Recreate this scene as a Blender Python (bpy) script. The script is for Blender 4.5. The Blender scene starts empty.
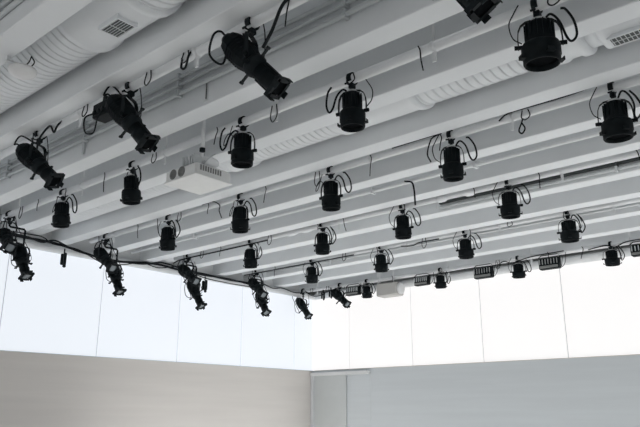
import bpy, math, random
from mathutils import Vector, Matrix, Quaternion
random.seed(7)
PI = math.pi
scene = bpy.context.scene
COL = scene.collection
H = 1.6                                  # eye height: rel. heights below are given above the lens


# ------------------------------------------------------------------ materials
def mat(name, color, rough=0.6, metal=0.0, vary=0.0, scale=6.0, bump=0.0, emit=None, stretch=None, spec=0.5):
    m = bpy.data.materials.new(name)
    m.use_nodes = True
    nt = m.node_tree
    b = nt.nodes['Principled BSDF']
    b.inputs['Base Color'].default_value = (*color, 1)
    b.inputs['Roughness'].default_value = rough
    b.inputs['Metallic'].default_value = metal
    b.inputs['Specular IOR Level'].default_value = spec
    if vary or bump:
        tc = nt.nodes.new('ShaderNodeTexCoord')
        mp = nt.nodes.new('ShaderNodeMapping')
        if stretch:
            mp.inputs['Scale'].default_value = stretch
        nz = nt.nodes.new('ShaderNodeTexNoise')
        nz.inputs['Scale'].default_value = scale
        nz.inputs['Detail'].default_value = 4
        nt.links.new(tc.outputs['Object'], mp.inputs['Vector'])
        nt.links.new(mp.outputs['Vector'], nz.inputs['Vector'])
        if vary:
            rp = nt.nodes.new('ShaderNodeValToRGB')
            rp.color_ramp.elements[0].position = 0.3
            rp.color_ramp.elements[1].position = 0.7
            rp.color_ramp.elements[0].color = (*[c * (1 - vary) for c in color], 1)
            rp.color_ramp.elements[1].color = (*[min(1, c * (1 + vary)) for c in color], 1)
            nt.links.new(nz.outputs['Fac'], rp.inputs['Fac'])
            nt.links.new(rp.outputs['Color'], b.inputs['Base Color'])
        if bump:
            bp = nt.nodes.new('ShaderNodeBump')
            bp.inputs['Strength'].default_value = bump
            bp.inputs['Distance'].default_value = 0.01
            nt.links.new(nz.outputs['Fac'], bp.inputs['Height'])
            nt.links.new(bp.outputs['Normal'], b.inputs['Normal'])
    if emit:
        b.inputs['Emission Color'].default_value = (*emit[0], 1)
        b.inputs['Emission Strength'].default_value = emit[1]
    return m


M_BEAM = mat('white_beam_paint', (0.80, 0.825, 0.84), 0.75, vary=0.03, scale=1.5, bump=0.05)
M_CEIL = mat('ceiling_deck_paint', (0.78, 0.80, 0.82), 0.8, vary=0.03, scale=2)
M_WHITE = mat('white_wall_paint', (0.72, 0.73, 0.73), 0.8, vary=0.02, scale=2)
M_LEFT = mat('warm_grey_panel', (0.64, 0.612, 0.58), 0.6, vary=0.03, scale=3, stretch=(1, 0.15, 3))
M_RIGHT = mat('cool_grey_panel', (0.60, 0.635, 0.655), 0.6, vary=0.03, scale=3, stretch=(0.15, 1, 3))
M_DOOR = mat('grey_door_panel', (0.56, 0.585, 0.585), 0.6, vary=0.02, scale=3)
M_FLOOR = mat('pale_floor', (0.72, 0.71, 0.69), 0.5, vary=0.05, scale=2)
M_MULL = mat('grey_joint_strip', (0.66, 0.67, 0.69), 0.7, vary=0.02)
M_WINL = mat('backlit_frosted_pane_cool', (0.22, 0.22, 0.22), 0.9, emit=((0.88, 0.93, 1.0), 1.0), spec=0.1)
M_WINR = mat('backlit_frosted_pane', (0.22, 0.22, 0.22), 0.9, emit=((1.0, 0.985, 0.98), 1.0), spec=0.1)
M_DUCT = mat('white_duct_paint', (0.80, 0.825, 0.84), 0.45, vary=0.03, scale=3)
M_GRILLE = mat('dark_grille', (0.07, 0.08, 0.08), 0.6, vary=0.05)
M_PIPE = mat('white_pipe_paint', (0.77, 0.79, 0.80), 0.4, vary=0.03, scale=5)
M_BLACK = mat('black_lamp_enamel', (0.0035, 0.0065, 0.008), 0.6, vary=0.15, scale=20, spec=0.14)
M_BLACK2 = mat('black_lamp_enamel_worn', (0.006, 0.010, 0.012), 0.6, vary=0.2, scale=25, spec=0.18)
M_RUB = mat('black_rubber_cable', (0.007, 0.010, 0.012), 0.6, vary=0.1, scale=20, spec=0.2)
M_STEEL = mat('bare_steel', (0.55, 0.56, 0.56), 0.35, metal=0.8, vary=0.08, scale=20)
M_GLASS = mat('pale_lens_glass', (0.22, 0.25, 0.27), 0.15, vary=0.05, scale=10)
M_DARKLENS = mat('dark_lens', (0.003, 0.004, 0.005), 0.7, vary=0.05, scale=10, spec=0.02)
M_PROJ = mat('off_white_plastic', (0.80, 0.81, 0.80), 0.5, vary=0.02, scale=8)
M_PROJV = mat('projector_vent_grey', (0.22, 0.225, 0.22), 0.7, vary=0.05, scale=30)
M_BOX = mat('pale_beige_box', (0.50, 0.49, 0.47), 0.6, vary=0.03, scale=4)
M_DOME = mat('white_dome_plastic', (0.78, 0.78, 0.78), 0.3, vary=0.02)
M_COND = mat('grey_conduit', (0.60, 0.63, 0.64), 0.5, vary=0.04, scale=6)


# ------------------------------------------------------------------ mesh builder
class MB:
    def __init__(s):
        s.v = []; s.f = []; s.sm = []

    def add(s, vs, fs, smooth=False, mx=None):
        o = len(s.v)
        for p in vs:
            p = Vector(p)
            if mx is not None:
                p = mx @ p
            s.v.append(p)
        for f in fs:
            s.f.append([i + o for i in f]); s.sm.append(smooth)
        return s

    def box(s, c, d, mx=None, taper=None):
        x, y, z = (k / 2 for k in d)
        t = taper or 1
        vs = [(-x * t, -y * t, -z), (x * t, -y * t, -z), (x * t, y * t, -z), (-x * t, y * t, -z), (-x, -y, z), (x, -y, z), (x, y, z), (-x, y, z)]
        vs = [(a + c[0], b + c[1], e + c[2]) for a, b, e in vs]
        return s.add(vs, [(0, 3, 2, 1), (4, 5, 6, 7), (0, 1, 5, 4), (1, 2, 6, 5), (2, 3, 7, 6), (3, 0, 4, 7)], False, mx)

    def bbox(s, c, d, b=0.01, mx=None):          # box with chamfered vertical edges and rims
        x, y, z = (k / 2 for k in d)
        prof = [(-x + b, -y), (x - b, -y), (x, -y + b), (x, y - b), (x - b, y), (-x + b, y), (-x, y - b), (-x, -y + b)]
        ins = lambda k: [(px * (1 - k / x), py * (1 - k / y)) for px, py in prof]
        rings = [[(px, py, -z) for px, py in ins(b)], [(px, py, -z + b) for px, py in prof],
                 [(px, py, z - b) for px, py in prof], [(px, py, z) for px, py in ins(b)]]
        vs = [(a + c[0], e + c[1], g + c[2]) for r in rings for a, e, g in r]
        fs = [tuple(range(7, -1, -1)), tuple(range(24, 32))]
        for r in range(3):
            for i in range(8):
                j = (i + 1) % 8
                fs.append((r * 8 + i, r * 8 + j, r * 8 + 8 + j, r * 8 + 8 + i))
        return s.add(vs, fs, False, mx)

    def lathe(s, prof, n=20, mx=None, cap0=True, cap1=True, smooth=True, phase=0.0):
        """profile (r, z) revolved about z"""
        vs = []; fs = []
        for r, z in prof:
            for i in range(n):
                a = 2 * PI * i / n + phase
                vs.append((r * math.cos(a), r * math.sin(a), z))
        for k in range(len(prof) - 1):
            for i in range(n):
                j = (i + 1) % n
                fs.append((k * n + i, k * n + j, k * n + n + j, k * n + n + i))
        if cap0: fs.append(tuple(range(n - 1, -1, -1)))
        if cap1: fs.append(tuple(range((len(prof) - 1) * n, len(prof) * n)))
        return s.add(vs, fs, smooth, mx)

    def cyl(s, a, b, r, n=12, r2=None):
        a = Vector(a); b = Vector(b); d = b - a
        q = d.to_track_quat('Z', 'Y').to_matrix().to_4x4()
        mx = Matrix.Translation(a) @ q
        return s.lathe([(r, 0), (r if r2 is None else r2, d.length)], n, mx)

    def tube(s, pts, r, n=6, smooth=True):
        pts = [Vector(p) for p in pts]
        up = Vector((0.13, 0.31, 0.94)).normalized()
        vs = []; fs = []
        for i, p in enumerate(pts):
            t = (pts[min(i + 1, len(pts) - 1)] - pts[max(i - 1, 0)])
            if t.length < 1e-9: t = Vector((0, 0, 1))
            t.normalize()
            u = up - t * up.dot(t)
            if u.length < 1e-3: u = Vector((1, 0, 0)) - t * t.x
            u.normalize(); up = u
            w = t.cross(u)
            for k in range(n):
                a = 2 * PI * k / n
                vs.append(p + u * (r * math.cos(a)) + w * (r * math.sin(a)))
        for i in range(len(pts) - 1):
            for k in range(n):
                j = (k + 1) % n
                fs.append((i * n + k, i * n + j, i * n + n + j, i * n + n + k))
        fs.append(tuple(range(n - 1, -1, -1))); fs.append(tuple(range((len(pts) - 1) * n, len(pts) * n)))
        return s.add(vs, fs, smooth)

    def bar(s, pts, w, t, side=(0, 1, 0)):       # flat strap following pts; w along `side`, t across
        pts = [Vector(p) for p in pts]; sd = Vector(side)
        vs = []; fs = []
        for i, p in enumerate(pts):
            d = (pts[min(i + 1, len(pts) - 1)] - pts[max(i - 1, 0)]).normalized()
            nrm = d.cross(sd).normalized()
            for a, b in ((-1, -1), (1, -1), (1, 1), (-1, 1)):
                vs.append(p + sd * (a * w / 2) + nrm * (b * t / 2))
        for i in range(len(pts) - 1):
            for k in range(4):
                j = (k + 1) % 4
                fs.append((i * 4 + k, i * 4 + j, i * 4 + 4 + j, i * 4 + 4 + k))
        fs.append((3, 2, 1, 0)); e = (len(pts) - 1) * 4; fs.append((e, e + 1, e + 2, e + 3))
        return s.add(vs, fs)

    def mesh(s, name, m):
        me = bpy.data.meshes.new(name)
        me.from_pydata([tuple(p) for p in s.v], [], s.f)
        me.polygons.foreach_set('use_smooth', s.sm)
        me.materials.append(m)
        me.validate(); me.update()
        import bmesh
        b = bmesh.new(); b.from_mesh(me)
        bmesh.ops.recalc_face_normals(b, faces=b.faces[:])
        b.to_mesh(me); b.free()
        return me

    def build(s, name, m, parent=None, loc=None):
        o = bpy.data.objects.new(name, s.mesh(name, m))
        COL.objects.link(o)
        if parent is not None: o.parent = parent
        if loc is not None: o.location = loc
        return o


def spline(pts, k=6):
    """Catmull-Rom through pts"""
    P = [Vector(p) for p in pts]
    P = [P[0] * 2 - P[1]] + P + [P[-1] * 2 - P[-2]]
    out = []
    for i in range(1, len(P) - 2):
        a, b, c, d = P[i - 1], P[i], P[i + 1], P[i + 2]
        for j in range(k):
            t = j / k
            out.append(0.5 * ((2 * b) + (c - a) * t + (2 * a - 5 * b + 4 * c - d) * t * t + (3 * b - a - 3 * c + d) * t ** 3))
    out.append(P[-2])
    return out


def tag(o, label, cat=None, group=None, kind=None):
    o['label'] = label
    if cat: o['category'] = cat
    if group: o['group'] = group
    if kind: o['kind'] = kind
    return o


def thing(name, label, cat, loc, group=None, rotz=0):
    o = bpy.data.objects.new(name, None)
    o.empty_display_size = 0.1
    COL.objects.link(o); o.location = loc; o.rotation_euler = (0, 0, rotz)
    return tag(o, label, cat, group)


def struct(name, mb, m, label, cat='structure'):
    return tag(mb.build(name, m), label, cat, None, 'structure')


# ------------------------------------------------------------------ the room
S = 0.93
XW, YW = -12.3 * S, 13.87 * S          # faces of the left and right walls
XE, YB = 6.0, -5.0             # the walls out of view
ZP = H + 1.03 * S                  # top of the grey wall panels
ZB = H + 2.90                  # underside of the beams
ZC = H + 3.70                  # ceiling deck

struct('floor', MB().box(((XW + XE) / 2, (YB + YW) / 2, -0.1), (XE - XW + 0.8, YW - YB + 0.8, 0.2)), M_FLOOR, 'pale grey floor of the hall', 'floor')
struct('ceiling', MB().box(((XW + XE) / 2, (YB + YW) / 2, ZC + 0.1), (XE - XW + 0.8, YW - YB + 0.8, 0.2)), M_CEIL, 'white painted ceiling deck above the beams', 'ceiling')
# left wall: grey panelled lower part with a thin ledge
wl = MB().box((XW - 0.15, (YB + YW) / 2, ZP / 2), (0.30, YW - YB, ZP))
wall_left = struct('wall_left', wl, M_LEFT, 'lower left wall clad in warm grey panels below the glowing windows', 'wall')
wr = MB().box(((XW + XE) / 2, YW + 0.15, ZP / 2), (XE - XW + 0.6, 0.30, ZP))
wall_right = struct('wall_right', wr, M_RIGHT, 'lower right wall clad in cool grey panels below the glowing windows', 'wall')
struct('trim_1', MB().box((XW + 0.004, (YB + YW) / 2, ZP + 0.006), (0.05, YW - YB, 0.012)), M_RIGHT, 'thin grey ledge along the top of the left wall panels', 'trim')
struct('trim_2', MB().box(((XW + XE) / 2 + 0.1, YW - 0.004, ZP + 0.006), (XE - XW, 0.05, 0.012)), M_LEFT, 'thin grey ledge along the top of the right wall panels', 'trim')
# upper strips of both walls above the windows
ZW = H + 2.80
struct('wall_left_upper', MB().box((XW - 0.15, (YB + YW) / 2, (ZW + ZC) / 2), (0.30, YW - YB, ZC - ZW)), M_WHITE, 'white strip of the left wall above the windows', 'wall')
struct('wall_right_upper', MB().box(((XW + XE) / 2, YW + 0.15, (ZW + ZC) / 2), (XE - XW + 0.6, 0.30, ZC - ZW)), M_WHITE, 'white strip of the right wall above the windows', 'wall')
struct('wall_back', MB().box(((XW + XE) / 2, YB - 0.15, ZC / 2), (XE - XW + 0.6, 0.3, ZC)), M_WHITE, 'white wall behind the viewer', 'wall')
wf = MB()
OZ0, OZ1 = 0.5, 3.95        # unseen openings added to sun the floor and light the ceiling: slots, then wide bays
OPEN = [(-3.4 + 1.3 * k, -3.4 + 1.3 * k + (0.17 if k < 6 else 0.55)) for k in range(7)] + [(6.8, 9.5), (9.7, 12.6)]
edge = YB
for a_, b_ in OPEN + [(YW, YW)]:
    wf.box((XE + 0.15, (edge + a_) / 2, ZC / 2), (0.3, a_ - edge, ZC)); edge = b_
for a_, b_ in OPEN:
    wf.box((XE + 0.15, (a_ + b_) / 2, OZ0 / 2), (0.3, b_ - a_, OZ0))
    wf.box((XE + 0.15, (a_ + b_) / 2, (OZ1 + ZC) / 2), (0.3, b_ - a_, ZC - OZ1))
struct('wall_front', wf, M_WHITE, 'white wall to the right of the viewer with openings added to let in sun', 'wall')

# windows: frosted, backlit panes with narrow joints
Ls = [S * y for y in [5.415 - 1.975 * k for k in range(5, 0, -1)] + [5.415, 7.39, 9.375, 11.28, 13.18]]
Rs = [S * x for x in [-11.03, -9.09, -7.215, -5.315] + [-5.315 + 1.91 * k for k in range(1, 6)]]
wn = 0
hz = ZW - ZP
G = 0.013
le = [YB] + Ls + [YW]
lab_l = {0: 'nearest the viewer', len(le) - 2: 'narrow, in the far corner'}
nl = len(le) - 1
ORD = ['first', 'second', 'third', 'fourth', 'fifth', 'sixth', 'seventh', 'eighth', 'ninth', 'tenth', 'eleventh', 'twelfth']
for i in range(nl):
    a, b = le[i] + G, le[i + 1] + (-G if i < nl - 1 else 0.03)
    wn += 1
    struct('window_%d' % wn, MB().box((XW - 0.03, (a + b) / 2, (ZP + ZW) / 2 + 0.006), (0.02, b - a, hz - 0.012)), M_WINL,
           'glowing bluish frosted window pane in the left wall, %s from the room corner' % ORD[nl - 1 - i], 'window')
re_ = [XW] + Rs + [XE]
for i in range(len(re_) - 1):
    a, b = re_[i] + (G if i else -0.02), re_[i + 1] - G
    wn += 1
    struct('window_%d' % wn, MB().box(((a + b) / 2, YW + 0.03, (ZP + ZW) / 2 + 0.006), (b - a, 0.02, hz - 0.012)), M_WINR,
           'glowing white frosted window pane in the right wall, %s from the room corner' % ORD[i], 'window')
for i in range(6):  # unseen glowing panels, added to brighten the near faces of the beams
    wn += 1
    xa = -10.9 + i * 2.7
    struct('window_%d' % wn, MB().box((xa + 1.3, YB + 0.02, 1.6), (2.6, 0.03, 3.0)), M_WINR, 'tall glowing fill panel added on the wall behind the viewer, %s from the left' % ORD[i], 'window')
struct('trim_3', MB().box((XW - 0.06, (YB + YW) / 2, (ZP + ZW) / 2), (0.03, YW - YB, hz)), M_MULL, 'grey backing showing as joints between the left panes', 'trim')
struct('trim_4', MB().box(((XW + XE) / 2, YW + 0.06, (ZP + ZW) / 2), (XE - XW, 0.03, hz)), M_MULL, 'grey backing showing as joints between the right panes', 'trim')
struct('trim_5', MB().box((XW + 0.012, YW - 0.012, ZP / 2), (0.02, 0.02, ZP - 0.02)), M_MULL, 'thin corner bead between the left and right wall panels', 'trim')

# rounded blind housings along the tops of both windows
def housing(n=14):
    return [(math.cos(a), math.sin(a)) for a in [2 * PI * i / n for i in range(n)]]
mb = MB().cyl((XW + 0.13, YB, H + 2.795), (XW + 0.13, YW - 0.02, H + 2.795), 0.068, 24)
mb.box((XW + 0.05, (YB + YW) / 2, H + 2.845), (0.10, YW - YB, 0.07))
struct('trim_6', mb, M_PIPE, 'long white rounded housing along the top of the left windows', 'trim')
mb = MB().cyl((XW + 0.25, YW - 0.14, H + 2.80), (XE, YW - 0.14, H + 2.80), 0.088, 24)
mb.box(((XW + XE) / 2, YW - 0.06, H + 2.84), (XE - XW, 0.12, 0.08))
struct('trim_7', mb, M_PIPE, 'long white rounded housing along the top of the right windows', 'trim')

# sliding door in the corner of the right wall
door = bpy.data.objects.new('door_1', None); COL.objects.link(door); door.location = (-11.2 * S, YW, 0)
tag(door, 'grey flush sliding door in the corner of the right wall under a projecting track', 'door', None, 'structure')
DH = H + 0.85
MB().box((-0.47 * S, -0.02, DH / 2), (1.12 * S, 0.03, DH)).build('door_leaf', M_DOOR, door)
MB().box((0.5 * S, -0.002, DH / 2), (0.74 * S, 0.008, DH)).build('side_panel', M_RIGHT, door)
MB().box((-0.97, -0.035, DH / 2), (0.09, 0.06, DH)).build('jamb', M_MULL, door)
MB().box((-0.09, -0.065, H + 0.945 * S - 0.01), (1.90 * S, 0.125, 0.07)).build('track', M_WHITE, door)

# beams: 0.23 m wide, 0.953 m apart, running parallel to the right wall
PITCH, BW = 0.953, 0.235
far_edges = [4.06 + PITCH * k for k in range(-9, 10)]
for i, fe in enumerate(far_edges):
    k = i - 9
    if fe < YB + 0.5: continue
    mb = MB()
    c = 0.008
    prof = [(fe - BW, ZC), (fe - BW, ZB + c), (fe - BW + c, ZB), (fe - c, ZB), (fe, ZB + c), (fe, ZC)]
    vs = [(XW, y, z) for y, z in prof] + [(XE, y, z) for y, z in prof]
    fs = [(j, (j + 1) % 6, 6 + (j + 1) % 6, 6 + j) for j in range(6)] + [(5, 4, 3, 2, 1, 0), (6, 7, 8, 9, 10, 11)]
    mb.add(vs, fs)
    o = mb.build('ceiling_beam', M_BEAM)
    tag(o, 'white ceiling beam, %s counting back from the right windows' % (['first', 'second', 'third', 'fourth', 'fifth', 'sixth', 'seventh', 'eighth', 'ninth', 'tenth', 'eleventh', 'twelfth', 'thirteenth', 'fourteenth', 'fifteenth', 'sixteenth', 'seventeenth', 'eighteenth', 'nineteenth'][9 - k]), 'beam', 'white ceiling beams', 'structure')

# ------------------------------------------------------------------ ducts
def spiral(x0, x1, r, pitch=0.088, n=36):
    """spiral-seamed sheet duct: plain bands between narrow, deep locking grooves with a raised lip"""
    ks = [0.0, 0.66, 0.76, 0.80, 0.90, 0.94]           # stations within one pitch
    hs = [0.0, 0.0, 0.004, -0.016, -0.016, 0.0]
    L = x1 - x0
    xs = []
    j = 0
    while True:
        done = False
        for k_, h_ in zip(ks, hs):
            x = (j + k_) * pitch
            if x > L + pitch: done = True; break
            xs.append((x, h_))
        if done: break
        j += 1
    vs = []; fs = []
    for x, h_ in xs:
        for k in range(n):
            a = 2 * PI * k / n
            xx = x0 + min(max(x + pitch * (k / n - 1.0), 0.0), L)
            vs.append((xx, (r + h_) * math.cos(a), (r + h_) * math.sin(a)))
    m_ = len(xs)
    for i in range(m_ - 1):
        for k in range(n):
            j2 = (k + 1) % n
            if k == n - 1:                              # the helix closes on the next turn
                if i + 7 < m_:
                    fs.append((i * n + k, (i + 6) * n, (i + 7) * n, (i + 1) * n + k))
            else:
                fs.append((i * n + k, i * n + j2, (i + 1) * n + j2, (i + 1) * n + k))
    return MB().add(vs, fs, True)


def duct(label, y, z, r, parts, group='white ceiling ducts'):
    d = thing('air_duct', label, 'duct', (0, y, z), group)
    RX = Matrix.Rotation(PI / 2, 4, 'Y')
    for kind, x0, x1 in parts:
        if kind == 's':
            spiral(x0, x1, r).build('spiral_section', M_DUCT, d)
        else:
            L = x1 - x0
            MB().lathe([(r, -0.02), (r + 0.035, 0.0), (r + 0.035, 0.06), (r + 0.015, 0.09), (r + 0.015, L - 0.09), (r + 0.035, L - 0.06), (r + 0.035, L), (r, L + 0.02)], 36,
                       Matrix.Translation((x0, 0, 0)) @ RX).build('smooth_section', M_DUCT, d)
    return d


def grille(d, x0, x1, yc, w, z, ang, nsl):
    """a saddle-mounted bar grille on the underside; ang tilts it round the duct axis"""
    R = Matrix.Rotation(ang, 4, 'X')
    fr = MB()
    L = x1 - x0; xc = (x0 + x1) / 2
    for dy in (-w / 2, w / 2):
        fr.box((xc, dy, -z), (L + 0.024, 0.012, 0.05), R)
    for dx in (-L / 2, L / 2):
        fr.box((xc + dx, 0, -z), (0.012, w, 0.05), R)
    fo = fr.build('grille_frame', M_DUCT, d)
    MB().box((xc, 0, -z - 0.006), (L, w, 0.03), R).build('grille_backing', M_GRILLE, fo)
    sl = MB()
    if nsl < 15:
        for i in range(nsl):
            sl.box((xc, -w / 2 + w * (i + 0.5) / nsl, -z - 0.021), (L, 0.004, 0.006), R)
        sl.box((xc, 0, -z - 0.022), (0.006, w, 0.006), R)
    else:
        for i in range(nsl):
            sl.box((x0 + L * (i + 0.5) / nsl, 0, -z - 0.021), (0.006, w, 0.006), R)
        sl.box((xc, 0, -z - 0.022), (L, 0.005, 0.006), R)
    sl.build('grille_bars', M_COND, fo)


d1 = duct('large white spiral duct nearest the camera, with a small square grille', 2.51, H + 3.31, 0.335,
          [('s', XW, -4.82), ('c', -4.82, -3.95), ('s', -3.95, XE)])
grille(d1, -4.44, -4.19, 0, 0.17, 0.352, 0.0, 7)
d2 = duct('white spiral duct with a long ribbed grille, behind the nearest can lights', 5.375, H + 3.33, 0.33,
          [('s', XW, -6.2), ('c', -6.2, -5.9), ('s', -5.9, -4.35), ('c', -4.35, -3.3), ('s', -3.3, -1.9), ('c', -1.9, -1.62), ('c', -1.48, -0.2), ('s', -0.2, XE)])
MB().lathe([(0.315, 0), (0.315, 0.2)], 30, Matrix.Translation((-1.65, 0, 0)) @ Matrix.Rotation(PI / 2, 4, 'Y')).build('joint_sleeve', M_DUCT, d2)
grille(d2, -1.42, -0.35, 0, 0.15, 0.346, 0.0, 30)
d3 = duct('white duct with stepped joints above the third row of can lights', 8.235, H + 3.29, 0.31,
          [('c', XW, -7.85), ('c', -7.55, -4.8), ('c', -4.4, 0.5), ('c', 0.7, XE)])
for xa, xb in ((-7.9, -7.5), (-4.85, -4.35), (0.45, 0.75)):
    MB().lathe([(0.285, 0), (0.285, xb - xa)], 30, Matrix.Translation((xa, 0, 0)) @ Matrix.Rotation(PI / 2, 4, 'Y')).build('joint_sleeve', M_DUCT, d3)

# ------------------------------------------------------------------ rigging pipes
ROWS = {'zero': (3.10, 2.875, -8.6, 'nearest the camera, carrying the largest black profile lights'),
        'A': (4.37, 2.91, -10.65, 'just behind the white projector pole'),
        'B': (6.13, 2.92, -10.75, 'behind the long duct grille, third from the camera'),
        'C': (8.07, 2.935, -10.85, 'tucked under the duct with stepped joints'),
        'D': (10.02, 2.945, -10.95, 'second from the right windows'),
        'R': (12.25, 2.868, -11.2, 'along the right windows')}
PR = 0.042
def pipe(key):
    y, z, x0, txt = ROWS[key]
    p = thing('rigging_pipe', 'white rigging pipe %s' % txt, 'pipe', (0, y, H + z), 'white rigging pipes')
    pr = {'A': 0.046, 'R': 0.038}.get(key, PR)
    mb = MB().cyl((x0, 0, 0), (XE - 0.05, 0, 0), pr, 16)
    mb.build('tube', M_PIPE, p)
    offs = {'zero': 0.9, 'A': 0.8, 'B': 0.75, 'C': 0.6, 'D': 0.7, 'R': 0.5}[key]
    x = x0 + offs
    while x < 3:
        h = MB().cyl((x, 0, PR * 0.6), (x, 0, (3.70 - z)), 0.012, 8)
        h.lathe([(PR + 0.008, -0.02), (PR + 0.008, 0.02)], 14, Matrix.Translation((x, 0, 0)) @ Matrix.Rotation(PI / 2, 4, 'Y'))
        h.box((x, 0.0, -0.085), (0.035, 0.012, 0.11))
        h.build('hanger', M_PIPE, p)
        x += 1.83
    rr = random.Random(hash(len(key) * 31 + ord(key[0])) % 1000)
    x = x0 + 0.35
    while x < 0.5:
        L = rr.uniform(0.08, 0.24); dx = rr.uniform(-0.06, 0.06); yo = -pr - 0.006
        t = MB().tube(spline([(x - 0.02, yo, 0.03), (x, yo - 0.005, -0.02), (x + dx * 0.4, yo - 0.01, -L * 0.5), (x + dx, yo, -L)] if rr.random() < 0.6 else
                             [(x - 0.03, yo, 0.02), (x - 0.04, yo - 0.01, -L * 0.5), (x, yo - 0.015, -L * 0.8), (x + 0.05, yo - 0.01, -L * 0.5), (x + 0.03, yo, 0.02)]), 0.006, 6)
        t.build('cable_tie', M_RUB, p)
        x += rr.uniform(0.5, 1.3)
    return p
for k in ROWS: pipe(k)

# thin service pipe and conduits under and between beams
def conduit(label, pts, r, m=M_COND, clips=(), group='thin conduits between beams'):
    c = thing('conduit', label, 'conduit', pts[0], group)
    o = Vector(pts[0])
    MB().tube([Vector(p) - o for p in pts], r, 8).build('tube', m, c)
    for x in clips:
        MB().box((x - o.x, 0, 0), (0.03, r * 2 + 0.03, r * 2 + 0.03)).build('clip', m, c)
    return c
conduit('thin pale service pipe between the second and third rows of can lights', [(XW + 0.3, 7.25, H + 2.97), (XE, 7.25, H + 2.97)], 0.03, M_PIPE, (-9.2, -5.3, -3.7, -2.1, 0.5))
B1n = 4.06 - BW - 0.018
conduit('lowest grey conduit on the beam face behind the largest profile lights', [(XW, B1n - 0.022, H + 3.13), (XE, B1n - 0.022, H + 3.13)], 0.022, M_COND, (-9, -7, -5.2, -3, -1))
conduit('middle grey conduit on the beam face behind the largest profile lights', [(XW, B1n - 0.02, H + 3.23), (XE, B1n - 0.02, H + 3.23)], 0.018, M_COND, (-9, -7, -5.2, -3, -1))
conduit('highest grey conduit on the beam face behind the largest profile lights', [(XW, B1n - 0.022, H + 3.32), (XE, B1n - 0.022, H + 3.32)], 0.02, M_COND, (-9, -7, -5.2, -3, -1))
Bm = 2.154 - BW
for dz, w in ((3.07, 'lowest'), (3.16, 'middle'), (3.27, 'highest')):
    conduit('%s of three grey conduits on the beam face in the top left corner' % w, [(XW, Bm - 0.025, H + dz), (XE, Bm - 0.025, H + dz)], 0.024, M_COND)
B6n = 8.825 - BW - 0.016
M_SHADECOND = mat('gap_shade_conduit', (0.06, 0.07, 0.07), 0.6, vary=0.1, scale=8)  # dark colour stands in for the shadow between duct and beam
for dz, w, m_ in ((2.96, 'lowest', M_COND), (3.03, 'middle', M_SHADECOND), (3.10, 'highest', M_SHADECOND)):
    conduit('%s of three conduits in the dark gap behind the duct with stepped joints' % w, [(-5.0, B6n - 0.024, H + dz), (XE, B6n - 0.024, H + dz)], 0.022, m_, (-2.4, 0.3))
B8n = 10.73 - BW
for dz, w in ((3.0, 'lower'), (3.08, 'upper')):
    conduit('%s of two pale conduits behind the fourth row of can lights' % w, [(XW, B8n - 0.02, H + dz), (XE, B8n - 0.02, H + dz)], 0.016, M_PIPE)
# slotted bracket on the beam face near the second profile light
br = thing('beam_bracket', 'small dark slotted bracket on the white beam between two largest profile lights', 'bracket', (-4.80, B1n + 0.018, H + 2.95))
MB().box((0, -0.006, 0.085), (0.05, 0.012, 0.20)).build('plate', M_PIPE, br)
MB().box((0.012, -0.014, 0.085), (0.013, 0.01, 0.17)).build('slot', M_GRILLE, br)
br = thing('beam_bracket', 'small dark slotted bracket on the white beam left of the slanting profile light pair', 'bracket', (-7.05, B1n, H + 2.95))
MB().box((0, -0.006, 0.085), (0.04, 0.012, 0.18)).build('plate', M_COND, br)

# ------------------------------------------------------------------ can lights
def clamp_mb(r=PR):
    mb = MB()
    # hook over the pipe
    pts = [(0, math.cos(a) * (r + 0.012), math.sin(a) * (r + 0.012)) for a in [math.radians(q) for q in range(-60, 221, 20)]]
    mb.bar(pts, 0.045, 0.016, (1, 0, 0))
    mb.box((0, 0, -r - 0.03), (0.045, 0.05, 0.045))
    mb.cyl((0, 0, -r - 0.045), (0, 0, -0.125), 0.014, 10)
    mb.cyl((0, -0.075, -r - 0.03), (0, 0.02, -r - 0.03), 0.007, 8)
    mb.box((0, -0.08, -r - 0.03), (0.04, 0.012, 0.014))
    return mb

ME = {}
ME['clamp'] = clamp_mb().mesh('clamp', M_BLACK2)
# -- body, z measured down from the pipe axis
hb = MB().lathe([(0.03, -0.140), (0.062, -0.142), (0.078, -0.155), (0.084, -0.175), (0.090, -0.25), (0.098, -0.30), (0.098, -0.33)], 24)
for i in range(14):
    a = 2 * PI * i / 14
    hb.box((0.092, 0, -0.225), (0.014, 0.007, 0.13), Matrix.Rotation(a, 4, 'Z'))
ME['housing'] = hb.mesh('housing', M_BLACK)
ME['cap'] = MB().lathe([(0.02, -0.118), (0.048, -0.120), (0.056, -0.130), (0.056, -0.146)], 18).mesh('cap', M_STEEL)
ME['ring'] = MB().lathe([(0.098, -0.315), (0.120, -0.325), (0.128, -0.345), (0.128, -0.42), (0.122, -0.425), (0.122, -0.47), (0.116, -0.482), (0.108, -0.482), (0.104, -0.44)], 28, cap0=False, cap1=False).mesh('front_ring', M_BLACK)
ME['lens'] = MB().lathe([(0.106, -0.440), (0.08, -0.452), (0.03, -0.458)], 24).mesh('lens', M_DARKLENS)
ge = MB().box((0.135, 0, -0.445), (0.034, 0.05, 0.008)).box((0.148, 0, -0.434), (0.006, 0.05, 0.03))
ME['ear'] = ge.mesh('filter_clip', M_BLACK2)
yk = MB()
arc = [(-0.142, 0, -0.345), (-0.142, 0, -0.26), (-0.136, 0, -0.20), (-0.118, 0, -0.155), (-0.085, 0, -0.128), (-0.04, 0, -0.120), (0.04, 0, -0.120), (0.085, 0, -0.128), (0.118, 0, -0.155), (0.136, 0, -0.20), (0.142, 0, -0.26), (0.142, 0, -0.345)]
yk.bar(arc, 0.030, 0.007, (0, 1, 0))
ME['yoke'] = yk.mesh('yoke', M_BLACK2)
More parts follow.
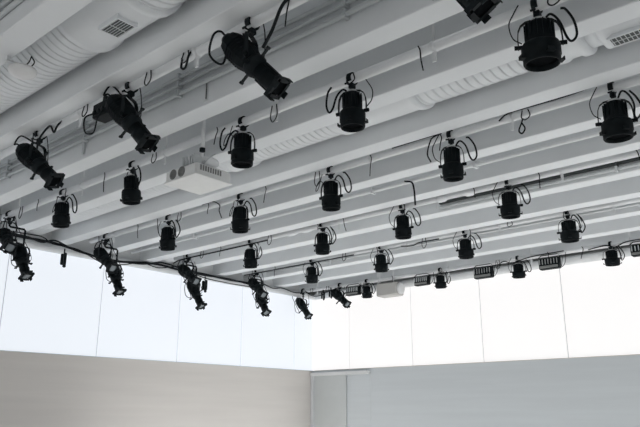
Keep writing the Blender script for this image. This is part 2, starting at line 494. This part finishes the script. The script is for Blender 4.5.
for sgn, nm in ((1, 'knobR'), (-1, 'knobL')):
    ME[nm] = MB().cyl((sgn * 0.118, 0, -0.33), (sgn * 0.168, 0, -0.33), 0.017, 10).mesh('knob', M_BLACK)
# loops of cable: three shapes
cab = []
cab.append(spline([(0.035, 0.02, -0.135), (0.09, 0.02, -0.07), (0.15, 0.03, -0.13), (0.19, 0.03, -0.27), (0.225, 0.04, -0.305), (0.262, 0.03, -0.26), (0.25, 0.02, -0.15), (0.20, 0.0, -0.06), (0.165, 0.0, -0.045)]))
cab.append(spline([(-0.03, 0.02, -0.135), (-0.09, 0.01, -0.085), (-0.15, 0.0, -0.15), (-0.185, -0.01, -0.27), (-0.225, 0, -0.295), (-0.25, 0.0, -0.22), (-0.235, 0.0, -0.10), (-0.20, 0.0, -0.045)]))
cab.append(spline([(0.03, -0.02, -0.135), (0.075, -0.03, -0.055), (0.13, -0.03, -0.10), (0.165, -0.02, -0.20), (0.16, 0, -0.30), (0.185, 0.0, -0.33), (0.235, 0.01, -0.24), (0.20, 0.01, -0.12), (0.145, 0.0, -0.045)]))
ME['cable0'] = MB().tube(cab[0], 0.0095, 7).mesh('power_cable', M_RUB)
ME['cable1'] = MB().tube(cab[1], 0.0095, 7).mesh('power_cable', M_RUB)
ME['cable2'] = MB().tube(cab[2], 0.0095, 7).mesh('power_cable', M_RUB)
s0 = spline([(-0.13, 0.0, -0.30), (-0.19, 0.01, -0.24), (-0.21, 0.0, -0.13), (-0.17, 0.0, -0.04), (-0.13, 0, 0.03)])
s1 = spline([(0.13, 0.0, -0.30), (0.185, -0.01, -0.24), (0.19, 0.0, -0.14), (0.14, 0.0, -0.04), (0.10, 0, 0.03)])
s2 = spline([(-0.10, 0.03, -0.16), (-0.16, 0.02, -0.11), (-0.205, 0.02, -0.17), (-0.215, 0.02, -0.24), (-0.18, 0.02, -0.20), (-0.12, 0, -0.03)])
for i, s in enumerate((s0, s1, s2)):
    ME['safe%d' % i] = MB().tube(s, 0.005, 6).mesh('safety_cable', M_RUB)


def part(name, me, parent, loc=None, rot=None, scale=None):
    o = bpy.data.objects.new(name, me)
    COL.objects.link(o); o.parent = parent
    if loc is not None: o.location = loc
    if rot is not None:
        o.rotation_mode = 'QUATERNION'; o.rotation_quaternion = rot
    if scale is not None: o.scale = scale
    return o


def can(label, group, x, row, variant, w=1.0, tilt=0.0, rz=0.0, stretch=1.0, spin=0.0):
    y, z = ROWS[row][0], ROWS[row][1]
    c = thing('can_light', label, 'spotlight', (x, y, H + z), group)
    if row == 'R': c.scale = (0.9, 0.9, 0.9)
    part('clamp', ME['clamp'], c)
    q = Quaternion((0, 0, 1), rz)
    zs = {'A': 1.0, 'B': 1.06, 'C': 1.0, 'D': 0.95, 'R': 0.88}[row]
    part('yoke', ME['yoke'], c, rot=q, scale=(w, 1, zs))
    # the can itself pivots between the yoke arms
    piv = Vector((0, 0, -0.33 * zs))
    qb = q @ Quaternion((1, 0, 0), tilt)
    for nm, key in (('housing', 'housing'), ('cap', 'cap'), ('front_ring', 'ring'), ('lens', 'lens'), ('filter_clip', 0), ('filter_clip', 1), ('filter_clip', 2), ('filter_clip', 3)):
        qq = qb
        if nm == 'filter_clip':
            qq = qb @ Quaternion((0, 0, 1), spin + 0.35 + key * PI / 2); key = 'ear'
        o = part(nm, ME[key], c, rot=qq, scale=(w, w, zs))
        o.location = piv - (qq @ piv)
    for kk in ('knobR', 'knobL'):
        part('knob', ME[kk], c, rot=q, scale=(w, 1, zs))
    part('power_cable', ME['cable%d' % variant[0]], c, rot=q)
    part('safety_cable', ME['safe%d' % variant[1]], c, rot=q)
    return c

rowtxt = {'A': 'row level with the white projector', 'B': 'second row back from the camera', 'C': 'third row back from the camera',
          'D': 'fourth row back from the camera', 'R': 'row along the right windows'}
CANS = {  # x, variant, width, tilt, yaw  -- listed left to right
    'A': [(-8.51, (0, 2), 0.90, 0.10, 0.2), (-6.84, (2, 0), 0.90, 0.08, -0.2), (-4.85, (1, 2), 0.92, 0.02, 0.5), (-3.40, (1, 1), 0.92, 0.03, 0.35), (-1.64, (0, 0), 1.10, 0.05, 0.45)],
    'B': [(-8.47, (2, 0), 0.92, 0.12, 0.2), (-6.80, (0, 2), 0.92, 0.06, 0.15), (-5.13, (0, 2), 0.93, 0.05, 0.3), (-3.40, (0, 0), 0.90, 0.05, 0.35), (-1.67, (2, 0), 1.08, 0.04, 0.4)],
    'C': [(-8.64, (2, 1), 0.92, 0.12, 0.2), (-6.94, (2, 1), 0.92, 0.05, 0.3), (-5.36, (0, 0), 0.95, 0.05, 0.3), (-3.66, (0, 0), 1.0, 0.04, 0.4)],
    'D': [(-8.90, (2, 0), 0.95, 0.08, 0.2), (-7.17, (2, 0), 0.95, 0.08, 0.25), (-5.40, (0, 0), 1.0, 0.06, 0.3), (-3.62, (2, 1), 1.08, 0.03, 0.4)],
    'R': [(-9.19, (2, 0), 1.0, 0.08, 0.2), (-7.24, (2, 1), 1.02, 0.06, 0.3), (-5.49, (0, 0), 1.08, 0.04, 0.3), (-3.72, (2, 1), 1.12, 0.03, 0.4)]}
ORDL = ['leftmost', 'second from left', 'third from left', 'fourth from left', 'rightmost']
special = {('A', 0): 'black can light second to the left of the white projector, near the picture edge',
           ('A', 1): 'black can light immediately left of the white projector',
           ('A', 2): 'black can light immediately right of the white projector',
           ('A', 3): 'black can light second to the right of the white projector, above picture centre',
           ('A', 4): 'largest black can light, at the top right on the pipe above the long duct grille',
           ('B', 4): 'black can light cut close by the right picture edge below the long duct grille'}
for row, lst in CANS.items():
    for i, (x, v, w, t, rz) in enumerate(lst):
        od = ORDL[i] if i < len(lst) - 1 else 'rightmost'
        lab = special.get((row, i), 'black can light, %s in the %s' % (od, rowtxt[row]))
        can(lab, 'black can lights hung from the rigging pipes', x, row, v, w, t, rz, spin=0.4 * i)

# ------------------------------------------------------------------ profile (ellipsoidal) lights
# axis -Z is the beam direction, origin on the yoke pivot
e = MB().lathe([(0.06, 0.315), (0.082, 0.305), (0.092, 0.27), (0.102, 0.20), (0.104, 0.06), (0.096, 0.02), (0.084, -0.03)], 10, smooth=False, phase=0.3)
for i in range(5):
    e.lathe([(0.108, 0.215 - i * 0.03), (0.108, 0.205 - i * 0.03)], 10, smooth=False, phase=0.3)
E = {}
E['housing'] = e.mesh('lamp_housing', M_BLACK)
E['cap'] = MB().lathe([(0.03, 0.36), (0.045, 0.355), (0.052, 0.32), (0.052, 0.30)], 14).mesh('end_cap', M_BLACK2)
E['barrel'] = MB().lathe([(0.086, -0.02), (0.088, -0.03), (0.088, -0.085), (0.080, -0.10), (0.074, -0.13)], 20).mesh('shutter_barrel', M_BLACK2)
lt = MB().lathe([(0.066, -0.12), (0.066, -0.20), (0.071, -0.205), (0.071, -0.235), (0.066, -0.24), (0.066, -0.33), (0.076, -0.345), (0.076, -0.37)], 20, cap1=False)
lt.box((0.068, 0, -0.24), (0.02, 0.03, 0.2))
lt.box((-0.068, 0, -0.24), (0.02, 0.03, 0.2))
E['tube'] = lt.mesh('lens_tube', M_BLACK)
gf = MB()
for a in range(4):
    R = Matrix.Rotation(a * PI / 2 + 0.1, 4, 'Z')
    gf.box((0.078, 0, -0.372), (0.012, 0.165, 0.035), R)
    gf.box((0.068, 0, -0.392), (0.030, 0.10, 0.006), R)
    gf.box((0.086, 0.03, -0.40), (0.008, 0.05, 0.05), R)
E['holder'] = gf.mesh('gel_holder', M_BLACK2)
E['lens'] = MB().lathe([(0.072, -0.372), (0.05, -0.385), (0.02, -0.390)], 18).mesh('lens', M_GLASS)
for i, a in enumerate((0.2, 0.2 + PI / 2, 0.2 + PI, 0.2 + 1.5 * PI)):
    E['shut%d' % i] = MB().box((0.118, 0, -0.055), (0.075, 0.03, 0.008), Matrix.Rotation(a, 4, 'Z')).box((0.158, 0, -0.055), (0.02, 0.036, 0.018), Matrix.Rotation(a, 4, 'Z')).mesh('shutter_handle', M_BLACK2)
E['dlens'] = MB().lathe([(0.072, -0.372), (0.05, -0.385), (0.02, -0.390)], 18).mesh('lens', M_DARKLENS)
E['knob'] = MB().cyl((0, 0.06, -0.26), (0, 0.115, -0.26), 0.016, 10).mesh('focus_knob', M_BLACK2)


def profile(label, group, loc, az, el, drop, cable=0, glass=True, stem=0.0, size=0.87, arm=0.0, fat=1.22):
    p = thing('profile_light', label, 'spotlight', loc, group)
    d = Vector((math.cos(math.radians(el)) * math.cos(math.radians(az)), math.cos(math.radians(el)) * math.sin(math.radians(az)), math.sin(math.radians(el))))
    part('clamp', ME['clamp'], p)
    top = -0.12 - stem
    if stem:
        MB().tube([(0, 0, -0.08), (0, 0, -0.12), (0, 0.02, -0.135), (0, arm - 0.02, -0.135), (0, arm, -0.155), (0, arm, top)], 0.016, 10).build('drop_stem', M_BLACK2, p)
    # yoke: U in the vertical plane across the beam
    OF = Vector((0, arm, 0))
    sd = Vector((-math.sin(math.radians(az)), math.cos(math.radians(az)), 0))
    fw = Vector((math.cos(math.radians(az)), math.sin(math.radians(az)), 0))
    y = MB()
    hw = 0.122
    P = [sd * -hw + Vector((0, 0, -drop)), sd * -hw + Vector((0, 0, top - 0.05)), sd * -(hw - 0.02) + Vector((0, 0, top - 0.012)), sd * -(hw - 0.05) + Vector((0, 0, top)),
         sd * (hw - 0.05) + Vector((0, 0, top)), sd * (hw - 0.02) + Vector((0, 0, top - 0.012)), sd * hw + Vector((0, 0, top - 0.05)), sd * hw + Vector((0, 0, -drop))]
    P = [q_ + OF for q_ in P]
    y.bar(P, 0.034, 0.008, tuple(fw))
    yo = y.build('yoke', M_BLACK2, p)
    for s in (-1, 1):
        k = MB().cyl(OF + sd * (s * 0.10) + Vector((0, 0, -drop)), OF + sd * (s * 0.15) + Vector((0, 0, -drop)), 0.02, 10)
        k.build('pivot_knob', M_BLACK, p)
    q = Vector((0, 0, -1)).rotation_difference(d)
    piv = Vector((0, arm, -drop))
    names = [('lamp_housing', 'housing'), ('end_cap', 'cap'), ('shutter_barrel', 'barrel'), ('lens_tube', 'tube'), ('gel_holder', 'holder'), ('lens', 'lens' if glass else 'dlens'),
             ('shutter_handle', 'shut0'), ('shutter_handle', 'shut1'), ('shutter_handle', 'shut2'), ('shutter_handle', 'shut3'), ('focus_knob', 'knob')]
    for nm, key in names:
        part(nm, E[key], p, piv, q, (size * fat, size * fat, size))
    back = piv - d * (0.34 * size)
    if cable == 0:
        pts = [back, back - d * 0.06 - sd * 0.05, back + Vector((0, 0, -0.02)) - fw * 0.08 - sd * 0.1, back + Vector((0, 0, -0.12)) - fw * 0.14, back + Vector((0, 0, -0.18)) - fw * 0.05 + sd * 0.05,
               back + Vector((0, 0, 0.04)) - fw * 0.02 + sd * 0.1, Vector((0, 0, -0.10)) - fw * 0.09 + sd * 0.1, Vector((-0.10, 0, -0.045))]
    elif cable == 1:
        pts = [back, back - d * 0.07, back - fw * 0.09 + Vector((0, 0, 0.05)), back - fw * 0.02 + Vector((0, 0, 0.14)), Vector((-0.13, 0, -0.06)), Vector((-0.15, 0, -0.045))]
    else:
        pts = [back, back - d * 0.06, back - fw * 0.12 + Vector((0, 0, -0.10)), back - fw * 0.08 + Vector((0, 0, -0.30)), back + fw * 0.05 + Vector((0, 0, -0.34)), back + fw * 0.02 + Vector((0, 0, -0.12)) - sd * 0.12,
               back - fw * 0.08 + Vector((0, 0, 0.08)) - sd * 0.12, Vector((-0.13, 0, -0.045))]
    MB().tube(spline(pts), 0.009 if cable != 2 else 0.007, 7).build('power_cable', M_RUB, p)
    sp = spline([Vector((0.10, 0, 0.03)), Vector((0.12, 0, -0.10)) + sd * 0.05, piv + sd * 0.10 + Vector((0.10, 0, 0.08)), piv + sd * 0.11 + d * 0.05])
    MB().tube(sp, 0.005, 6).build('safety_cable', M_RUB, p)
    return p

GP = 'black profile lights on the nearest pipe'
y0, z0 = ROWS['zero'][0], H + ROWS['zero'][1]
profile('large black profile light slanting down right, upper centre of the nearest pipe', GP, (-3.38, y0, z0), 28, -48, 0.33, 0, glass=False)
profile('large black profile light hanging beside a black connector box on the nearest pipe', GP, (-4.99, y0, z0), 28, -50, 0.33, 1, glass=False)
profile('black profile light at the left picture edge, leftmost on the nearest pipe', GP, (-6.70, y0, z0), 28, -42, 0.33, 1, glass=False)
profile('black profile light mostly cut off by the top picture edge', GP, (-1.66, y0, z0), 20, -58, 0.36, 1, glass=False)

GL = 'black profile lights in front of the left windows'
lw = [('A', -10.18, 'nearest the camera'), ('B', -10.30, 'second from the camera'), ('C', -10.47, 'third from the camera'), ('D', -10.56, 'farthest from the camera')]
fit = {'A': ((350, -34, .33), (12, -52, .62)), 'B': ((4, -38, .33), (10, -56, .62)), 'C': ((0, -34, .30), (15, -52, .66)), 'D': ((352, -38, .30), (345, -44, .62))}
for row, x, txt in lw:
    y, z = ROWS[row][0], H + ROWS[row][1]
    a = fit[row][0]
    profile('upper black profile light of the pair by the left windows, %s' % txt, GL, (x + 0.05, y, z), a[0], a[1], a[2] + 0.06, 1)
    a = fit[row][1]
    profile('lower black profile light of the pair by the left windows, %s' % txt, GL, (x - 0.14, y + 0.10, z), a[0], a[1] - 8, a[2], 2, stem=a[2] - 0.33, arm=0.26)
GR = 'small profile lights in the far corner'
profile('profile light with pale lens hanging in the room corner, left of its twin', GR, (-11.17, ROWS['R'][0], H + ROWS['R'][1]), 356, -50, 0.40, 2, stem=0.08, size=0.84)
profile('profile light with pale lens just right of the room corner beside the pale box', GR, (-9.99, ROWS['R'][0], H + ROWS['R'][1]), 352, -38, 0.28, 1, size=0.84)

# ------------------------------------------------------------------ small floods along the right windows
def flood(label, x, w, h, fins=False, y=12.22, z=2.785, group='small box floodlights along the right windows'):
    x *= 0.928; w *= 0.93; h *= 0.93
    f = thing('flood_light', label, 'floodlight', (x, y, H + z), group)
    MB().bbox((0, 0, -h / 2), (w, 0.13, h * 0.9), 0.012).build('housing', M_BLACK2, f)
    s = MB()
    n = 7
    for i in range(n):
        s.box((-w / 2 + w * (i + 0.5) / n, -0.07, -h * 0.35), (0.012, 0.03, h * 0.42))
    s.build('cooling_fins', M_STEEL if fins else M_COND, f)
    MB().bar([(-w / 2 - 0.012, 0, -h * 0.6), (-w / 2 - 0.012, 0, 0.02), (-w / 2 + 0.04, 0, 0.055), (w / 2 - 0.04, 0, 0.055), (w / 2 + 0.012, 0, 0.02), (w / 2 + 0.012, 0, -h * 0.6)], 0.03, 0.006, (0, 1, 0)).build('bracket', M_BLACK2, f)
    MB().box((0, -0.072, -h * 0.78), (w * 0.9, 0.012, h * 0.2)).build('front_glass', M_PROJV, f)
    MB().tube(spline([(w / 2 - 0.03, 0.0, -h * 0.1), (w / 2 + 0.06, -0.03, 0.0), (w / 2 + 0.04, -0.03, -h * 0.9), (w / 2 + 0.1, 0, -h * 0.5), (w / 2 + 0.12, 0, 0.06)]), 0.006, 6).build('power_cable', M_RUB, f)
    return f
flood('small black box floodlight beside the corner profile light, leftmost of the floods', -10.30, 0.40, 0.23)
flood('small black box floodlight just right of the pale box', -8.27, 0.37, 0.22)
flood('black box floodlight with bright fins, middle of the right window row', -6.70, 0.42, 0.25, True)
flood('black box floodlight with bright fins, second from the right edge', -5.22, 0.42, 0.25, True)
flood('black box floodlight cut by the right picture edge', -3.42, 0.42, 0.23)

def dangler(label, loc, s=1.0):
    t = thing('cable_connector', label, 'connector', loc, 'cable connectors hanging in clusters')
    MB().cyl((0, 0, 0.02), (0, 0, -0.06 * s), 0.012, 8).build('strain_relief', M_RUB, t)
    for i, (dx, dy, L) in enumerate(((-0.055, 0, 0.20), (0.0, 0.02, 0.25), (0.055, -0.01, 0.21))):
        MB().bbox((dx * s, dy, -0.06 * s - L * s / 2), (0.05 * s, 0.05 * s, L * s), 0.012).build('plug', M_BLACK2, t)
    return t
dangler('cluster of dark plugs hanging from the cable bundle below the leftmost windows', (-10.84, 5.70, H + 2.70))
dangler('cluster of dark plugs hanging between the two far pairs of profile lights', (-10.84, 8.85, H + 2.67))
dangler('left of two dark plug clusters in the room corner', (-10.47, 12.2, H + 2.80), 0.78)
dangler('right of two dark plug clusters in the room corner', (-10.23, 12.2, H + 2.82), 0.78)

# ------------------------------------------------------------------ pale box in the far corner
pb = thing('ceiling_speaker', 'pale beige box with a rounded white end hanging before the right windows', 'speaker', (-8.61, 12.34, H + 2.765))
MB().bbox((0, 0, -0.15), (0.54, 0.32, 0.29), 0.02).build('cabinet', M_BOX, pb)
MB().lathe([(0.09, 0.0), (0.125, 0.02), (0.132, 0.04), (0.125, 0.07), (0.09, 0.085)], 24, Matrix.Translation((0.25, 0, -0.145)) @ Matrix.Rotation(PI / 2, 4, 'Y')).build('rounded_end', M_WHITE, pb)
for dx in (-0.18, 0.18):
    MB().cyl((dx, -0.12, -0.01), (dx, -0.12, 0.93), 0.012, 8).build('hanger_rod', M_PIPE, pb)

# ------------------------------------------------------------------ projector
PX, PY = -5.78, 4.30
pj = thing('ceiling_projector', 'off-white ceiling projector on a white pole under the rigging pipe', 'projector', (PX, PY + 0.25, H + 2.47))
MB().bbox((0, 0, 0.08), (0.55, 0.51, 0.14), 0.02).build('body', M_PROJ, pj)
MB().bbox((0, 0, 0.012), (0.575, 0.535, 0.024), 0.008).build('lower_case', M_PROJ, pj)
for sx in (-0.13, 0.02):
    v = MB()
    RXX = Matrix.Rotation(PI / 2, 4, 'X')
    v.lathe([(0.06, 0), (0.06, 0.006), (0.05, 0.006), (0.05, 0.002)], 20, Matrix.Translation((sx, -0.254, 0.085)) @ RXX)
    for k in range(4): v.box((sx, -0.258, 0.045 + k * 0.026), (0.09, 0.006, 0.006))
    v.build('fan_vent', M_PROJV, pj)
v = MB()
for i in range(9): v.box((0.276, -0.19 + i * 0.035, 0.095), (0.006, 0.02, 0.06))
v.build('side_vent', M_PROJV, pj)
MB().lathe([(0.12, 0.15), (0.15, 0.16), (0.21, 0.235), (0.21, 0.26), (0.06, 0.27)], 20, Matrix.Translation((0.05, -0.02, 0))).build('mount_plate', M_PIPE, pj)
v = MB()
for i in range(5): v.box((0.02 + i * 0.05, -0.18 - abs(i - 2) * 0.01, 0.205), (0.016, 0.10, 0.10))
v.build('mount_fins', M_COND, pj)
mb = MB()
for a in range(4):
    mb.bar([(0.05 * math.cos(a * PI / 2 + .6), 0.05 * math.sin(a * PI / 2 + .6), 0.21), (0.14 * math.cos(a * PI / 2 + .6), 0.14 * math.sin(a * PI / 2 + .6), 0.19), (0.22 * math.cos(a * PI / 2 + .6), 0.2 * math.sin(a * PI / 2 + .6), 0.13)], 0.03, 0.008, (-math.sin(a * PI / 2 + .6), math.cos(a * PI / 2 + .6), 0))
mb.build('mount_arms', M_PROJ, pj)
pole = MB().cyl((0.36, -0.25, 0.26), (0.36, -0.25, 1.23), 0.022, 14)
pole.tube([(0.02, 0.02, 0.17), (0.10, -0.04, 0.24), (0.36, -0.25, 0.27)], 0.02, 8)
pole.build('pole', M_PIPE, pj)
MB().cyl((0.36, -0.25, 0.235), (0.36, -0.25, 0.275), 0.032, 12).build('pole_joint', M_BLACK2, pj)
MB().lathe([(0.05, 0.02), (0.05, -0.01), (0.035, -0.015)], 18, Matrix.Translation((0.14, 0.262, 0.07)) @ Matrix.Rotation(PI / 2, 4, 'X')).build('lens', M_DARKLENS, pj)
for k, (dx, sg) in enumerate(((-0.12, 1), (-0.04, -1), (0.06, 1), (0.14, -1))):
    MB().tube(spline([(dx, 0.05, 0.13), (dx + 0.02 * sg, 0.0, 0.26), (dx + 0.08, -0.05 * sg, 0.33), (dx + 0.16, -0.1, 0.22), (0.12, -0.08, 0.16)]), 0.007, 6).build('signal_cable', M_COND, pj)

# ------------------------------------------------------------------ dome under the near beam
dm = thing('dome_light', 'round white dome light beside the large near duct', 'light fixture', (-5.34, 2.245, H + 2.85))
dm.scale = (0.8, 0.8, 0.8)
MB().lathe([(0.085, 0.0), (0.085, -0.03), (0.11, -0.035)], 28).build('base', M_DUCT, dm)
MB().lathe([(0.145, -0.03), (0.15, -0.05), (0.135, -0.085), (0.09, -0.11), (0.03, -0.118)], 32).build('diffuser', M_DOME, dm)
MB().box((-0.02, -0.07, 0.015), (0.05, 0.22, 0.02)).box((-0.02, -0.165, 0.043), (0.05, 0.03, 0.04)).build('bracket', M_PIPE, dm)
for k in (0, 1):
    MB().tube(spline([(-0.10 + 0.05 * k, 0.0 + 0.06 * k, -0.03), (-0.04 + 0.05 * k, 0.03 + 0.05 * k, 0.03), (0.06 + 0.04 * k, 0.03 + 0.04 * k, 0.05), (0.15, 0.01, 0.075)]), 0.007, 6).build('wire', M_RUB, dm)

# ------------------------------------------------------------------ connector box and loose cables
cb = thing('connector_box', 'black connector box on the nearest pipe beside the slanting profile light', 'box', (-5.33, y0 - 0.02, z0 - 0.04))
MB().bbox((0, 0, -0.10), (0.30, 0.15, 0.15), 0.012).build('body', M_BLACK, cb)
for i in range(4):
    MB().cyl((-0.10 + i * 0.07, -0.09, -0.12), (-0.10 + i * 0.07, -0.05, -0.12), 0.022, 10).build('socket', M_BLACK2, cb)
MB().box((0.0, 0, 0.0), (0.05, 0.10, 0.06)).build('bracket', M_BLACK2, cb)
MB().tube(spline([(-0.10, -0.08, -0.13), (-0.12, -0.16, -0.20), (-0.16, -0.12, -0.32), (-0.08, -0.08, -0.33), (0.0, -0.10, -0.22), (0.04, -0.08, -0.14)]), 0.008, 6).build('patch_lead', M_RUB, cb)


def cable(label, pts, r, group=None, k=6):
    o = MB().tube(spline(pts, k), r, 7).build('power_cable', M_RUB)
    return tag(o, label, 'cable', group)


def wav(p, amp, seed):
    rr = random.Random(seed)
    return [(x, y + rr.uniform(-amp, amp) * 0.5, z + rr.uniform(-amp, amp)) for x, y, z in p]

# bundle along the left windows
cl = [(x * S, y * S, z * S) for x, y, z in [(-11.8, 4.3, 3.04), (-11.8, 5.36, 3.03), (-11.8, 5.70, 3.035), (-11.8, 6.0, 3.03), (-11.8, 6.41, 2.98), (-11.8, 6.96, 2.91), (-11.8, 7.42, 2.91), (-11.8, 7.9, 2.97), (-11.8, 8.39, 3.0), (-11.8, 8.92, 2.97), (-11.8, 9.48, 2.985), (-11.8, 10.23, 2.96), (-11.8, 11.03, 2.97)]]
GB = 'thick black cables along the left windows'
cable('thickest black cable sagging along the top of the left windows', [(x, y, H + z) for x, y, z in cl], 0.022, GB)
cable('second black cable twisting along the thick one over the left windows', [(x + 0.05, y, H + z) for x, y, z in wav(cl, 0.05, 3)], 0.015, GB)
cable('thin black cable looping loosely along the left windows', [(x + 0.03, y, H + z - 0.02) for x, y, z in wav(cl, 0.09, 5)], 0.010, GB)
cable('thin cable continuing from the bundle into the room corner', [(x * S, y * S, H + z * S) for x, y, z in [(-11.8, 10.9, 2.97), (-11.75, 11.3, 3.02), (-11.7, 11.7, 2.93), (-11.75, 12.1, 2.99), (-11.8, 12.6, 2.95), (-11.7, 13.0, 2.98)]], 0.012, GB)
cable('curved cable swag in the room corner above the pale windows', [(x * S, y * S, H + z * S) for x, y, z in [(-11.75, 12.95, 3.03), (-11.6, 13.1, 2.90), (-11.35, 13.15, 2.90), (-11.05, 13.1, 2.97), (-10.7, 13.1, 3.02)]], 0.011, GB)
zb = H + ROWS['B'][1] + 0.030
cable('thin black cable taped above the third pipe, left of centre', [(-4.15, 6.078, zb + 0.0), (-3.9, 6.078, zb + 0.004), (-3.5, 6.078, zb + 0.004), (-3.62, 6.09, zb - 0.02), (-3.66, 6.05, H + 2.75), (-3.62, 6.05, H + 2.64)], 0.008)
cable('thin black cable taped above the third pipe at the right edge', [(-2.8, 6.08, H + 2.90), (-2.7, 6.078, zb), (-2.45, 6.078, zb + 0.004), (-2.0, 6.078, zb + 0.004), (-1.5, 6.078, zb + 0.05), (-0.5, 6.078, zb + 0.05)], 0.008)
cable('black cable loop dangling from the third pipe below the long duct grille', [(-2.55, 6.10, H + 2.86), (-2.55, 6.06, H + 2.80), (-2.58, 6.05, H + 2.72), (-2.55, 6.05, H + 2.68), (-2.52, 6.06, H + 2.73), (-2.55, 6.07, H + 2.80)], 0.008)
cable('black cable along the third pipe with a tail, left part of the picture', [(-7.6, 6.078, zb + 0.005), (-7.35, 6.078, zb + 0.004), (-7.2, 6.08, H + 2.87), (-7.18, 6.06, H + 2.78), (-7.12, 6.06, H + 2.66)], 0.008)
za = z0 + PR
cable('long black cable rising from the upper centre profile light to the pipe above', [(-3.20, y0 - 0.05, z0 - 0.30), (-3.08, y0 - 0.08, z0 - 0.22), (-2.98, y0 - 0.06, z0 - 0.02), (-2.85, y0, za), (-2.4, y0, za + 0.012), (-1.6, y0, za + 0.012)], 0.013)
cable('black cable along the nearest pipe with two small drooping loops', [(-4.6, y0, za + 0.01), (-4.25, y0 - 0.02, za - 0.01), (-4.17, y0 - 0.06, z0 - 0.12), (-4.11, y0 - 0.06, z0 - 0.14), (-4.08, y0 - 0.05, z0 - 0.02), (-4.0, y0, za), (-3.6, y0, za + 0.01)], 0.010)
cable('black cable leaving the leftmost profile light along the nearest pipe', [(-6.62, y0 - 0.06, z0 - 0.25), (-6.55, y0 - 0.07, z0 - 0.10), (-6.38, y0 - 0.06, z0 - 0.01), (-6.25, y0 - 0.07, z0 - 0.12), (-6.22, y0 - 0.04, z0 - 0.02), (-5.9, y0, za), (-5.5, y0, za + 0.01)], 0.011)
zd = H + ROWS['D'][1] + PR
cable('black cable running under the beam of the third can light row to the left windows', [(-10.85, 8.03, H + 2.84), (-10.6, 8.04, H + 2.885), (-9.6, 8.05, H + 2.885), (-8.2, 8.05, H + 2.885)], 0.012)
cable('thin black cable along the pipe second from the right windows', [(-10.9, 10.0, H + 2.895), (-9.5, 10.0, H + 2.897), (-7.8, 10.0, H + 2.897)], 0.010)
cable('black cable drop with plug hanging from the thin pale service pipe', [(-4.75, 7.23, H + 2.98), (-4.62, 7.20, H + 2.93), (-4.58, 7.19, H + 2.82), (-4.57, 7.19, H + 2.60)], 0.012)
yr, zr = 12.20, H + 2.72
cable('thin black cable draped along the right windows above the finned floods', [(-7.24, yr, zr + 0.06), (-6.5, yr, zr + 0.08), (-5.94, yr, zr + 0.07), (-5.75, yr, zr + 0.12), (-5.57, yr, zr + 0.06), (-5.2, yr, zr + 0.13), (-4.55, yr, zr + 0.15)], 0.010)
cable('thin black cable draped along the right windows at the right edge', [(-4.1, yr, zr + 0.10), (-3.8, yr, zr + 0.13), (-3.62, yr, zr + 0.08), (-3.43, yr, zr + 0.14), (-3.06, yr, zr + 0.15), (-2.3, yr, zr + 0.15)], 0.010)
cable('thin cable taped under the fourth row pipe at centre right', [(-6.7, 10.0, H + 2.895), (-6.45, 9.98, H + 2.86), (-6.3, 10.0, H + 2.90), (-5.9, 10.0, H + 2.90)], 0.010)

# ------------------------------------------------------------------ world, camera
w = bpy.data.worlds.new('World'); scene.world = w; w.use_nodes = True
bg = w.node_tree.nodes['Background']
bg.inputs[0].default_value = (0.8, 0.87, 1.0, 1); bg.inputs[1].default_value = 0.3

sun = bpy.data.lights.new('sun', 'SUN'); sun.energy = 20.0; sun.angle = math.radians(1.5); sun.color = (0.975, 0.985, 1.0)
so = bpy.data.objects.new('sun', sun); COL.objects.link(so); so.location = (20, 8, 6)
so.rotation_euler = Vector((-1, 0.0, -math.tan(math.radians(12)))).to_track_quat('-Z', 'Y').to_euler()

cam = bpy.data.cameras.new('camera')
co = bpy.data.objects.new('camera', cam); COL.objects.link(co)
co.location = (0, 0, H)
cam.sensor_width = 36.0
cam.lens = 670.0 * 36 / 640
cam.clip_start = 0.05
co.rotation_euler = (math.radians(90 + 16.424), 0, math.radians(40.91))
scene.camera = co

for m_, s_ in ((M_WINL, 0.86), (M_WINR, 0.87)):
    m_.node_tree.nodes['Principled BSDF'].inputs['Emission Strength'].default_value = s_
vs = scene.view_settings
vs.view_transform = 'Standard'; vs.look = 'None'; vs.gamma = 1; vs.use_curve_mapping = False
vs.exposure = 0.0
